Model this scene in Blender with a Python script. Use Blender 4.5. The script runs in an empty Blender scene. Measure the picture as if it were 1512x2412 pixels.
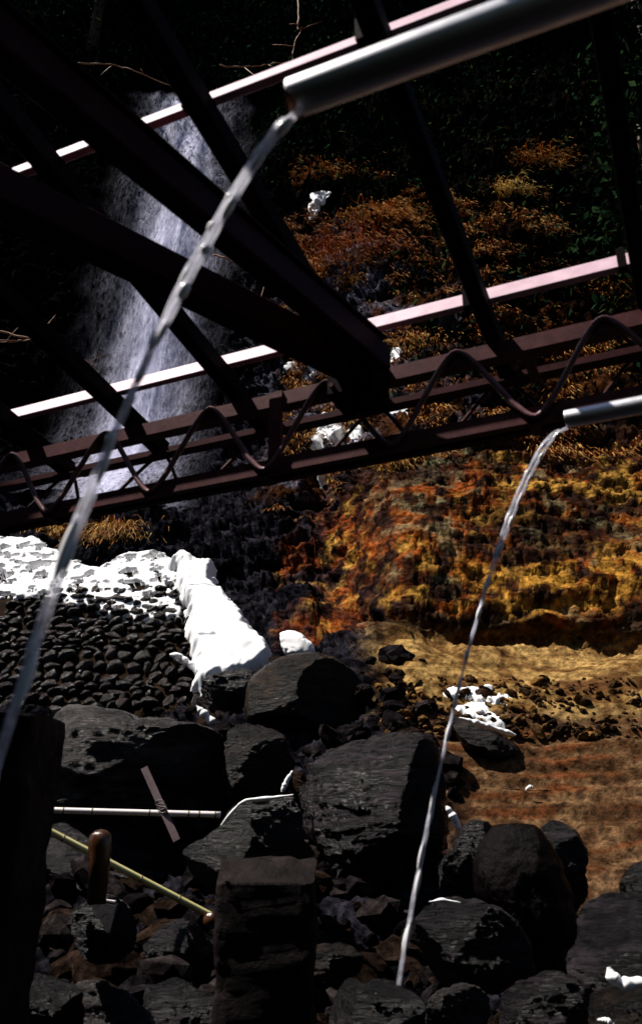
import bpy, bmesh, math, random
import numpy as np
from mathutils import Vector, Matrix
from mathutils.bvhtree import BVHTree

random.seed(7)
RNG = np.random.default_rng(7)
SC = bpy.context.scene
COL = SC.collection
R = math.radians

# ------------------------------------------------------------------ camera
CAMZ = 1.6
FPX = 2036.0                      # focal length in picture units (picture = 1512 x 2412)
PITCH = R(23.1)
CP, SP = math.cos(PITCH), math.sin(PITCH)
cam_d = bpy.data.cameras.new('camera')
cam = bpy.data.objects.new('camera', cam_d); COL.objects.link(cam)
cam.location = (0, 0, CAMZ); cam.rotation_euler = (R(90) + PITCH, 0, 0)
cam_d.sensor_fit = 'VERTICAL'; cam_d.sensor_height = 36.0; cam_d.sensor_width = 24.0
cam_d.lens = 36.0 * FPX / 2412.0
cam_d.clip_start = 0.05; cam_d.clip_end = 2000
cam_d.dof.use_dof = True; cam_d.dof.focus_distance = 11.0; cam_d.dof.aperture_fstop = 3.2
SC.camera = cam

# ------------------------------------------------------------------ sky, sun, exposure
SUN_EL, SUN_AZ = R(60), R(-93)     # azimuth clockwise from +Y (the view direction)
w = bpy.data.worlds.new('World'); SC.world = w; w.use_nodes = True
nt = w.node_tree; nt.nodes.clear()
sky = nt.nodes.new('ShaderNodeTexSky'); sky.sky_type = 'NISHITA'; sky.sun_disc = False
sky.sun_elevation = SUN_EL; sky.sun_rotation = SUN_AZ % (2 * math.pi); sky.altitude = 600
bg = nt.nodes.new('ShaderNodeBackground'); bg.inputs[1].default_value = 0.05
wo = nt.nodes.new('ShaderNodeOutputWorld')
nt.links.new(sky.outputs[0], bg.inputs[0]); nt.links.new(bg.outputs[0], wo.inputs[0])
sd = bpy.data.lights.new('sun', 'SUN'); sd.energy = 5.0; sd.angle = R(0.5); sd.color = (1.0, 0.94, 0.86)
sun = bpy.data.objects.new('sun', sd); COL.objects.link(sun)
TOSUN = Vector((math.sin(SUN_AZ) * math.cos(SUN_EL), math.cos(SUN_AZ) * math.cos(SUN_EL), math.sin(SUN_EL)))
sun.rotation_euler = TOSUN.to_track_quat('Z', 'Y').to_euler(); sun.location = (-8, 0, 30)
SC.view_settings.view_transform = 'Standard'; SC.view_settings.look = 'None'
SC.view_settings.exposure = 0.65; SC.view_settings.gamma = 1.0; SC.view_settings.use_curve_mapping = False
SC.cycles.use_denoising = True; SC.cycles.max_bounces = 8; SC.cycles.transparent_max_bounces = 24
SC.cycles.diffuse_bounces = 3; SC.cycles.caustics_reflective = False; SC.cycles.caustics_refractive = False

# ------------------------------------------------------------------ numbers
def uv(px, py): return px - 756.0, 1206.0 - py
def ray(px, py):
    u, v = uv(px, py)
    return np.array([u, FPX * CP - v * SP, FPX * SP + v * CP])
def at(px, py, Y):                 # a point at forward distance Y
    d = ray(px, py); d = d * (Y / d[1]); return Vector((d[0], d[1], d[2] + CAMZ))
def at_h(px, py, h):               # a point at height h above the camera
    d = ray(px, py); d = d * (h / d[2]); return Vector((d[0], d[1], h + CAMZ))
def zat(py, Y):
    d = ray(756, py); return CAMZ + Y * d[2] / d[1]

_perm = np.random.default_rng(3).permutation(256); _perm = np.concatenate([_perm, _perm, _perm])
_gr = np.random.default_rng(4).normal(size=(256, 3)); _gr /= np.linalg.norm(_gr, axis=1)[:, None]
def noise3(x, y, z):
    x = np.asarray(x, float); y = np.asarray(y, float); z = np.asarray(z, float)
    x, y, z = np.broadcast_arrays(x, y, z)
    xi = np.floor(x).astype(int); yi = np.floor(y).astype(int); zi = np.floor(z).astype(int)
    fx, fy, fz = x - xi, y - yi, z - zi
    ux, uy, uz = [t * t * t * (t * (t * 6 - 15) + 10) for t in (fx, fy, fz)]
    xi &= 255; yi &= 255; zi &= 255
    def g(i, j, k):
        h = _perm[_perm[_perm[(xi + i) & 255] + ((yi + j) & 255)] + ((zi + k) & 255)]
        q = _gr[h]
        return q[..., 0] * (fx - i) + q[..., 1] * (fy - j) + q[..., 2] * (fz - k)
    a = g(0,0,0) + ux * (g(1,0,0) - g(0,0,0)); b = g(0,1,0) + ux * (g(1,1,0) - g(0,1,0))
    c = g(0,0,1) + ux * (g(1,0,1) - g(0,0,1)); d = g(0,1,1) + ux * (g(1,1,1) - g(0,1,1))
    e = a + uy * (b - a); f = c + uy * (d - c)
    return (e + uz * (f - e)) * 1.6
def fbm(x, y, z, o=4, gain=0.5):
    s = 0; a = 1.0
    for i in range(o):
        s = s + a * noise3(x * 2**i + 17.3 * i, y * 2**i - 5.1 * i, z * 2**i + 9.7 * i); a *= gain
    return s
def ridged(x, y, z, o=4, gain=0.5):
    s = 0; a = 1.0
    for i in range(o):
        s = s + a * (1 - 2 * np.abs(noise3(x * 2**i + 7.3 * i, y * 2**i - 3.1 * i, z * 2**i + 1.7 * i))); a *= gain
    return s
def sstep(a, b, x):
    t = np.clip((np.asarray(x, float) - a) / (b - a), 0, 1); return t * t * (3 - 2 * t)
def mix(a, b, t):
    t = np.asarray(t)[..., None]; return np.asarray(a) * (1 - t) + np.asarray(b) * t

# ------------------------------------------------------------------ object helpers
def mesh_np(name, V, F, smooth=True, colour=None):
    me = bpy.data.meshes.new(name)
    V = np.asarray(V, np.float32); F = np.asarray(F, np.int32)
    n, k = F.shape
    me.vertices.add(len(V)); me.vertices.foreach_set('co', V.ravel())
    me.loops.add(n * k); me.loops.foreach_set('vertex_index', F.ravel())
    me.polygons.add(n); me.polygons.foreach_set('loop_start', np.arange(n, dtype=np.int32) * k)
    me.polygons.foreach_set('use_smooth', np.full(n, smooth))
    me.update(calc_edges=True); me.validate()
    if colour is not None:
        a = me.color_attributes.new('tint', 'FLOAT_COLOR', 'POINT')
        c = np.ones((len(V), 4), np.float32); colour = np.asarray(colour); c[:, :colour.shape[1]] = colour
        a.data.foreach_set('color', c.ravel())
    return me
def link(name, me, mat=None, parent=None):
    o = bpy.data.objects.new(name, me); COL.objects.link(o)
    if mat is not None and me is not None and not me.materials: me.materials.append(mat)
    if parent is not None: o.parent = parent
    return o
def tag(o, label=None, cat=None, group=None, kind=None):
    if label: o['label'] = label
    if cat: o['category'] = cat
    if group: o['group'] = group
    if kind or cat: o['kind'] = kind or 'thing'
    return o
def empty(name, loc, label, cat, group=None):
    o = bpy.data.objects.new(name, None); COL.objects.link(o); o.location = loc; o.empty_display_size = .1
    return tag(o, label, cat, group)
def local(o, V):                    # world points -> the local space of an (unrotated) parent
    return np.asarray(V, float) - np.array(o.location)
def grid_faces(nr, nc, wrap=False):
    i = np.arange(nr - 1)[:, None]; j = np.arange(nc if wrap else nc - 1)[None, :]
    a = i * nc + j; b = i * nc + (j + 1) % nc
    return np.stack([a, b, b + nc, a + nc], -1).reshape(-1, 4)
def extrude(profile, p0, p1, up=(0, 0, 1), taper=1.0):
    """closed 2-D profile (side, up) swept from p0 to p1 -> V, list of faces"""
    p0 = np.array(p0, float); p1 = np.array(p1, float)
    d = (p1 - p0) / np.linalg.norm(p1 - p0); up = np.array(up, float)
    up = up - d * up.dot(d); up /= np.linalg.norm(up); side = np.cross(d, up)
    n = len(profile); V = []
    for P, k in ((p0, 1.0), (p1, taper)):
        for a, b in profile: V.append(P + side * a * k + up * b * k)
    F = [[i, (i + 1) % n, n + (i + 1) % n, n + i] for i in range(n)]
    return V, F + [list(range(n))[::-1], list(range(n, 2 * n))]
def mesh_py(name, V, F, smooth=False):
    me = bpy.data.meshes.new(name); me.from_pydata([tuple(map(float, v)) for v in V], [], F); me.update()
    bm = bmesh.new(); bm.from_mesh(me); bmesh.ops.recalc_face_normals(bm, faces=bm.faces); bm.to_mesh(me); bm.free()
    if smooth: me.polygons.foreach_set('use_smooth', [True] * len(me.polygons))
    return me
def bevel_rect(w_, h_, b):
    x, y = w_ / 2, h_ / 2
    return [(-x + b, -y), (x - b, -y), (x, -y + b), (x, y - b), (x - b, y), (-x + b, y), (-x, y - b), (-x, -y + b)]
def part(name, V, F, mat, parent, smooth=False):
    return link(name, mesh_py(name, local(parent, V), F, smooth), mat, parent)
def tube(path, rad, n=10, cap=True):
    path = np.asarray(path, float); m = len(path); rad = np.broadcast_to(rad, (m,))
    T = np.gradient(path, axis=0); T /= np.linalg.norm(T, axis=1)[:, None]
    ref = np.array([0.31, 0.2, 0.93]); V = []
    for i in range(m):
        a = np.cross(T[i], ref); a /= np.linalg.norm(a); b = np.cross(T[i], a)
        if i and np.dot(a, pa) < 0: a, b = -a, -b
        pa = a
        for k in range(n):
            t = 2 * math.pi * k / n; V.append(path[i] + rad[i] * (math.cos(t) * a + math.sin(t) * b))
    F = [list(f) for f in grid_faces(m, n, True)]
    if cap: F += [list(range(n))[::-1], list(range((m - 1) * n, m * n))]
    return V, F

# ------------------------------------------------------------------ materials
def new_mat(name):
    m = bpy.data.materials.new(name); m.use_nodes = True
    return m, m.node_tree, m.node_tree.nodes['Principled BSDF']
def N(t, kind, **kw):
    n = t.nodes.new('ShaderNode' + kind)
    for k, v in kw.items(): setattr(n, k, v)
    return n
def surf(name, c1, c2, scale=8, rough=(.4, .7), bump=.3, bscale=None, metallic=0, spec=.5, obj=True, dist=.02, stretch=None, c3=None, vary=0):
    """two or three tone noise-mixed paint / rock / wood with relief"""
    m, t, p = new_mat(name)
    tc = N(t, 'TexCoord'); co = tc.outputs['Object' if obj else 'Generated']
    if stretch:
        mp = N(t, 'Mapping'); mp.inputs['Scale'].default_value = stretch; t.links.new(co, mp.inputs[0]); co = mp.outputs[0]
    n1 = N(t, 'TexNoise'); n1.inputs['Scale'].default_value = scale; n1.inputs['Detail'].default_value = 8; n1.inputs['Roughness'].default_value = .65
    t.links.new(co, n1.inputs['Vector'])
    r = N(t, 'ValToRGB'); r.color_ramp.elements[0].position = .32; r.color_ramp.elements[1].position = .68
    r.color_ramp.elements[0].color = (*c1, 1); r.color_ramp.elements[1].color = (*c2, 1)
    if c3: e = r.color_ramp.elements.new(.5); e.color = (*c3, 1)
    t.links.new(n1.outputs[0], r.inputs[0]); out = r.outputs[0]
    if vary:
        oi = N(t, 'ObjectInfo'); hs = N(t, 'HueSaturation'); t.links.new(out, hs.inputs['Color'])
        for (sock, a, b, k_) in (('Value', 1 - vary, 1 + vary, 1.0), ('Saturation', .5, 1.6, 7.31), ('Hue', .47, .53, 3.17)):
            ml = N(t, 'Math', operation='MULTIPLY'); ml.inputs[1].default_value = k_; fr = N(t, 'Math', operation='FRACT'); mm = N(t, 'MapRange')
            mm.inputs['To Min'].default_value = a; mm.inputs['To Max'].default_value = b
            t.links.new(oi.outputs['Random'], ml.inputs[0]); t.links.new(ml.outputs[0], fr.inputs[0]); t.links.new(fr.outputs[0], mm.inputs[0]); t.links.new(mm.outputs[0], hs.inputs[sock])
        out = hs.outputs[0]
    t.links.new(out, p.inputs['Base Color'])
    n2 = N(t, 'TexNoise'); n2.inputs['Scale'].default_value = bscale or scale * 3; n2.inputs['Detail'].default_value = 10; n2.inputs['Roughness'].default_value = .7
    t.links.new(co, n2.inputs['Vector'])
    mr = N(t, 'MapRange'); mr.inputs['From Min'].default_value = .3; mr.inputs['From Max'].default_value = .7
    mr.inputs['To Min'].default_value = rough[0]; mr.inputs['To Max'].default_value = rough[1]
    t.links.new(n2.outputs[0], mr.inputs[0]); t.links.new(mr.outputs[0], p.inputs['Roughness'])
    b = N(t, 'Bump'); b.inputs['Strength'].default_value = bump; b.inputs['Distance'].default_value = dist
    t.links.new(n2.outputs[0], b.inputs['Height']); t.links.new(b.outputs[0], p.inputs['Normal'])
    p.inputs['Metallic'].default_value = metallic; p.inputs['Specular IOR Level'].default_value = spec
    return m
def tinted(name, rough=.6, bump=.6, bscale=14, spec=.4, var=.5, dist=.05, pebble=0.0):
    """colour from the mesh's own tint attribute, broken up by fine noise"""
    m, t, p = new_mat(name)
    at_ = N(t, 'Attribute', attribute_name='tint'); tc = N(t, 'TexCoord')
    n1 = N(t, 'TexNoise'); n1.inputs['Scale'].default_value = bscale; n1.inputs['Detail'].default_value = 9; n1.inputs['Roughness'].default_value = .7
    t.links.new(tc.outputs['Object'], n1.inputs['Vector'])
    mr = N(t, 'MapRange'); mr.inputs['From Min'].default_value = .35; mr.inputs['From Max'].default_value = .65
    mr.inputs['To Min'].default_value = 1 - var; mr.inputs['To Max'].default_value = 1 + var
    t.links.new(n1.outputs[0], mr.inputs[0])
    mx = N(t, 'MixRGB', blend_type='MULTIPLY'); mx.inputs[0].default_value = 1
    t.links.new(at_.outputs['Color'], mx.inputs[1]); t.links.new(mr.outputs[0], mx.inputs[2]); t.links.new(mx.outputs[0], p.inputs['Base Color'])
    p.inputs['Roughness'].default_value = rough; p.inputs['Specular IOR Level'].default_value = spec
    if bump:
        b = N(t, 'Bump'); b.inputs['Strength'].default_value = bump; b.inputs['Distance'].default_value = dist
        t.links.new(n1.outputs[0], b.inputs['Height']); t.links.new(b.outputs[0], p.inputs['Normal'])
    if pebble:       # conglomerate: small rounded lumps set in the rock
        mp = N(t, 'Mapping'); mp.inputs['Scale'].default_value = (1, 1, 1.7); t.links.new(tc.outputs['Object'], mp.inputs[0])
        wp_ = N(t, 'MixRGB', blend_type='ADD'); wp_.inputs[0].default_value = .12; t.links.new(mp.outputs[0], wp_.inputs[1]); t.links.new(n1.outputs['Color'], wp_.inputs[2])
        vo = N(t, 'TexVoronoi'); vo.inputs['Scale'].default_value = pebble; t.links.new(wp_.outputs[0], vo.inputs['Vector'])
        iv = N(t, 'Math', operation='SUBTRACT'); iv.inputs[0].default_value = 1; t.links.new(vo.outputs['Distance'], iv.inputs[1])
        b2 = N(t, 'Bump'); ms = N(t, 'Math', operation='MULTIPLY'); ms.inputs[1].default_value = .65; t.links.new(at_.outputs['Alpha'], ms.inputs[0]); t.links.new(ms.outputs[0], b2.inputs['Strength']); b2.inputs['Distance'].default_value = .07
        t.links.new(iv.outputs[0], b2.inputs['Height']); t.links.new(b.outputs[0], b2.inputs['Normal']); t.links.new(b2.outputs[0], p.inputs['Normal'])
    return m

M = {}
M['primer'] = surf('red_primer', (.055, .015, .018), (.11, .034, .037), 14, (.38, .6), .2, 60, c3=(.080, .023, .026), dist=.004, spec=.12)
M['primer_lit'] = surf('lit_primer', (.11, .040, .046), (.24, .12, .13), 16, (.3, .5), .2, 60, dist=.003, spec=.3)  # brighter copy of the red primer; pink sunlight on the bars put into colour
M['primer_dark'] = surf('dark_red_primer', (.028, .007, .010), (.065, .018, .021), 10, (.4, .65), .2, 60, c3=(.044, .012, .014), dist=.004, spec=.05)
M['primer_sunlit'] = surf('sunlit_primer', (.44, .26, .34), (.64, .44, .53), 9, (.5, .7), .1, 50, dist=.003)  # paler copy of the red primer; the purlins' sunlit sheen put into colour
M['steel_dark'] = surf('dark_steel', (.003, .002, .003), (.010, .005, .006), 10, (.5, .75), .15, 50, dist=.004, spec=.02)
M['pipe'] = surf('galvanised_pipe', (.66, .66, .70), (.80, .80, .84), 8, (.40, .52), .05, 40, metallic=.92, dist=.002)
M['rust'] = surf('rusty_lip', (.16, .05, .015), (.05, .02, .012), 30, (.6, .9), .4, 90, dist=.003)
M['cliff'] = tinted('cliff_rock', .45, 1.0, 9, .0, .75, .07, pebble=6.5)
M['rock'] = surf('wet_boulder', (.0008, .0006, .0010), (.028, .020, .026), 4.5, (.16, .40), 1.0, 9, c3=(.0020, .0014, .0019), dist=.05, stretch=(.5, 1, 2.8), spec=.16, vary=.35)  # thin pale streaks: mineral bands plus wet highlights put into the colour
M['rock_brown'] = surf('brown_boulder', (.0015, .0009, .0009), (.032, .017, .012), 4.5, (.18, .42), 1.0, 10, c3=(.0042, .0023, .0020), dist=.05, stretch=(.7, 1, 2.2), spec=.12, vary=.35)
M['rock_shaded'] = surf('shaded_stone', (.0012, .0007, .0007), (.007, .0035, .003), 3, (.2, .5), .8, 8, c3=(.0028, .0014, .0014), dist=.04, spec=.05)  # lower albedo: the shadow on the egg stone put into its colour
M['rock_grey'] = surf('grey_boulder', (.008, .007, .0075), (.085, .073, .074), 2.0, (.14, .35), 1.0, 7, c3=(.024, .021, .021), dist=.05, stretch=(.8, 1, 2.6), spec=.10)
M['pillar'] = surf('pillar_stone', (.005, .0037, .0037), (.026, .019, .018), 5, (.4, .75), .9, 16, c3=(.011, .008, .008), dist=.02, spec=.04)
M['wallstone'] = surf('river_stone', (.005, .0036, .0034), (.046, .034, .032), 4, (.12, .3), .7, 16, c3=(.016, .012, .012), dist=.03, spec=.13, vary=.75)
M['mortar'] = surf('wall_earth', (.004, .0025, .0018), (.030, .016, .007), 7, (.7, .95), .8, 20, dist=.04, spec=.02)
M['snow'] = surf('snow', (.86, .87, .90), (.92, .92, .93), 3, (.6, .8), .25, 14, dist=.02, spec=.1)
M['ice'] = surf('ice', (.70, .73, .80), (.85, .86, .90), 5, (.15, .4), .5, 12, dist=.03)
M['bamboo'] = surf('bamboo', (.55, .50, .18), (.74, .68, .36), 6, (.35, .5), .1, 40, stretch=(1, 1, 1), dist=.002, c3=(.64, .57, .24))
M['bamboo_ring'] = surf('bamboo_ring', (.10, .08, .03), (.22, .17, .06), 20, (.5, .7), .2, 60, dist=.002)
M['whitepipe'] = surf('white_pipe', (.74, .66, .67), (.86, .80, .80), 5, (.35, .5), .1, 40, dist=.002)
M['strip'] = surf('flat_bar', (.10, .06, .065), (.20, .14, .145), 12, (.4, .7), .3, 60, dist=.003)
M['wood'] = surf('wet_wood', (.018, .007, .004), (.085, .034, .014), 9, (.10, .25), .6, 26, stretch=(1, 1, .12), dist=.01)
M['wire'] = surf('tie_wire', (.05, .04, .04), (.16, .14, .14), 30, (.4, .6), .1, 60, metallic=.7, dist=.002)
M['blade'] = tinted('dry_blades', .6, 0, 5, .05, .3)
M['leaf'] = tinted('leaves', .8, 0, 5, 0.0, .4)
M['bark'] = surf('bark', (.03, .02, .014), (.12, .07, .04), 10, (.6, .9), .6, 30, dist=.02)
M['vine'] = surf('dry_vine', (.16, .06, .02), (.34, .14, .04), 12, (.5, .8), .3, 40, dist=.005)
M['concrete'] = surf('old_concrete', (.06, .055, .06), (.16, .15, .15), 4, (.5, .8), .5, 25, dist=.01)

def water_mat(name, white, transp, rough=.08):
    m, t, p = new_mat(name)
    p.inputs['Base Color'].default_value = (.80, .80, .90, 1); p.inputs['Roughness'].default_value = rough
    p.inputs['IOR'].default_value = 1.33; p.inputs['Specular IOR Level'].default_value = .5
    tr = N(t, 'BsdfTransparent'); tr.inputs[0].default_value = (.97, .97, 1, 1)
    mx = N(t, 'MixShader')
    tc = N(t, 'TexCoord'); n1 = N(t, 'TexNoise'); n1.inputs['Scale'].default_value = 30; n1.inputs['Detail'].default_value = 3
    t.links.new(tc.outputs['Object'], n1.inputs['Vector'])
    mr = N(t, 'MapRange'); mr.inputs['From Min'].default_value = .35; mr.inputs['From Max'].default_value = .65
    mr.inputs['To Min'].default_value = transp[0]; mr.inputs['To Max'].default_value = transp[1]
    t.links.new(n1.outputs[0], mr.inputs[0]); t.links.new(mr.outputs[0], mx.inputs[0])
    gl = N(t, 'BsdfTranslucent'); gl.inputs[0].default_value = (white, white, white * 1.08, 1)
    m2 = N(t, 'MixShader'); m2.inputs[0].default_value = .45
    t.links.new(p.outputs[0], m2.inputs[1]); t.links.new(gl.outputs[0], m2.inputs[2])
    t.links.new(m2.outputs[0], mx.inputs[1]); t.links.new(tr.outputs[0], mx.inputs[2])
    t.links.new(mx.outputs[0], t.nodes['Material Output'].inputs[0])
    return m
M['jet'] = water_mat('jet_water', .95, (.2, .72), .05)
M['bead'] = surf('jet_bead', (.90, .90, .95), (.97, .97, 1.0), 20, (.1, .2), .05, 60, dist=.002)
def fall_mat():
    m, t, p = new_mat('falling_water')
    p.inputs['Base Color'].default_value = (.72, .72, .95, 1); p.inputs['Roughness'].default_value = .7; p.inputs['Specular IOR Level'].default_value = .1
    a = N(t, 'Attribute', attribute_name='tint'); tc = N(t, 'TexCoord')
    mp = N(t, 'Mapping'); mp.inputs['Scale'].default_value = (8.5, 8.5, .9); t.links.new(tc.outputs['Object'], mp.inputs[0])
    n1 = N(t, 'TexNoise'); n1.inputs['Scale'].default_value = 1.6; n1.inputs['Detail'].default_value = 9; n1.inputs['Roughness'].default_value = .72
    t.links.new(mp.outputs[0], n1.inputs['Vector'])
    mr = N(t, 'MapRange'); mr.inputs['From Min'].default_value = .40; mr.inputs['From Max'].default_value = .62
    t.links.new(n1.outputs[0], mr.inputs[0])
    mu = N(t, 'Math', operation='MULTIPLY'); sp = N(t, 'SeparateColor'); t.links.new(a.outputs['Color'], sp.inputs[0])
    t.links.new(sp.outputs[0], mu.inputs[0]); t.links.new(mr.outputs[0], mu.inputs[1])
    tr = N(t, 'BsdfTransparent'); mx = N(t, 'MixShader')
    t.links.new(mu.outputs[0], mx.inputs[0]); t.links.new(tr.outputs[0], mx.inputs[1]); t.links.new(p.outputs[0], mx.inputs[2])
    t.links.new(mx.outputs[0], t.nodes['Material Output'].inputs[0])
    return m
M['fall'] = fall_mat()

# ================================================================== terrain
LANES = {   # (picture row of the profile at this distance, distance)
 'L': (-4.2, [(2412, 6.5), (2200, 8), (2060, 9.5), (1850, 11.5), (1700, 14.8), (1560, 16.2), (1500, 16.8), (1440, 17.2), (1380, 17.5), (1300, 17.8), (1235, 19), (1150, 20.5), (1050, 21.3), (900, 22), (500, 23.5), (100, 26), (-200, 31)]),
 'C': (-0.3, [(2412, 6.5), (2200, 7.6), (2060, 8.6), (1850, 10), (1700, 11.7), (1560, 13.6), (1500, 14.6), (1440, 15.4), (1380, 15.9), (1300, 16.5), (1235, 17.1), (1150, 17.7), (1050, 18.4), (900, 19.5), (500, 22), (100, 26), (-200, 31)]),
 'R': (1.6,  [(2412, 6.5), (2200, 7.8), (2060, 8.8), (1850, 9.7), (1700, 10.4), (1560, 11.3), (1532, 11.75), (1525, 12.9), (1465, 12.6), (1300, 13.3), (1200, 13.9), (1120, 14.5), (1050, 15.2), (900, 17), (500, 21.5), (100, 27), (-200, 33)]),
}
def lane(k):
    x, pts = LANES[k]
    yz = [(2.0, -.35), (4.6, .05)] + [(Y, zat(py, Y)) for py, Y in pts] + [(44, 66)]
    return x, np.array(yz)
_L = [lane(k) for k in 'LCR']
NR, NC = 900, 640
tt = np.linspace(0, 1, NR)
def resample(P):
    seg = np.linalg.norm(np.diff(P, axis=0), axis=1) / (.5 * (P[1:, 0] + P[:-1, 0]) ** 1.15)
    c = np.concatenate([[0], np.cumsum(seg)]); c /= c[-1]
    return c
# use one common parameter (the average of the lanes) so that control points line up
cc = np.mean([resample(P) for _, P in _L], axis=0)
prof = [np.stack([np.interp(tt, cc, P[:, 0]), np.interp(tt, cc, P[:, 1])], 1) for _, P in _L]
def blur(a, k):
    ker = np.hanning(2 * k + 3)[1:-1]; ker /= ker.sum()
    pad = np.concatenate([np.repeat(a[:1], k, 0), a, np.repeat(a[-1:], k, 0)])
    return np.stack([np.convolve(pad[:, i], ker, 'valid') for i in range(a.shape[1])], 1)
prof = [blur(p, 7) for p in prof]
xs = np.array([x for x, _ in _L])
s = np.linspace(-1, 1, NC); s = 1.75 * (0.5 * s + 0.5 * s ** 3)
base_y = prof[1][:, 0]
X = s[None, :] * (2.6 + .44 * base_y[:, None])
wob = X + .5 * fbm(X * .3, tt[:, None] * 9, 2.2, 2)
wl = 1 - sstep(xs[0], xs[1], wob); wr = sstep(xs[1], xs[2], wob); wc = np.clip(1 - wl - wr, 0, 1)
Y = wl * prof[0][:, None, 0] + wc * prof[1][:, None, 0] + wr * prof[2][:, None, 0]
Z = wl * prof[0][:, None, 1] + wc * prof[1][:, None, 1] + wr * prof[2][:, None, 1]
Y = Y - .035 * np.clip(np.abs(X) - .5 * base_y[:, None], 0, 99) ** 2 * sstep(5, 12, base_y)[:, None]
# relief, pushed along the surface normal of the smooth sheet
P0 = np.stack([X, Y, Z], -1)
Tu = np.gradient(P0, axis=1); Tv = np.gradient(P0, axis=0)
Nn = np.cross(Tu, Tv); Nn /= np.linalg.norm(Nn, axis=-1)[..., None] + 1e-9
rk = sstep(9.0, 14, Y); k = np.clip(Y / 14, .5, 1.8)
sand = sstep(.6, 1.6, X) * (1 - sstep(4.4, 5.0, Z)) * sstep(1.2, 1.9, Z)
rough_ = 1 - .78 * sand
big = fbm(X * .32, Y * .32, Z * .32, 3) * .55 * rk
strat = ridged(X * .55, Y * .55, Z * 1.9, 4, .55) * .16
crag = ridged(X * 1.5 + 3, Y * 1.5, Z * 2.6, 5, .62) * .10
fine = fbm(X * 5, Y * 5, Z * 8, 3, .7) * .06 - .05 * np.clip(ridged(X * 4.2, Y * 4.2, Z * 6.5, 2) - .5, 0, 2)
oz = sstep(-.5, .8, X) * sstep(4.6, 5.3, Z) * (1 - sstep(8.5, 10, Z))
pit = fbm(X * 4.6, Y * 4.6, Z * 7.5, 4, .8) * .07 - .05 * np.clip(fbm(X * 2.2 + 4, Y * 2.2, Z * 3.4, 3) - .25, 0, 2)
D = big * (1 - .55 * oz) + k * rough_ * ((strat * .40 + crag * .25) * oz + (strat + crag) * (1 - oz) + fine * (1 - .35 * oz) + .5 * pit * oz) + (1 - rough_) * .022 * np.sin(Z * 34 + 4 * fbm(X * .5, Z, 1.0, 3)) * sstep(3.6, 3.0, Z)
damp = sstep(4.0, 7.0, Y)
P1 = P0 + Nn * (D * damp)[..., None]
TX, TY, TZ = P1[..., 0], P1[..., 1], P1[..., 2]

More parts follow.
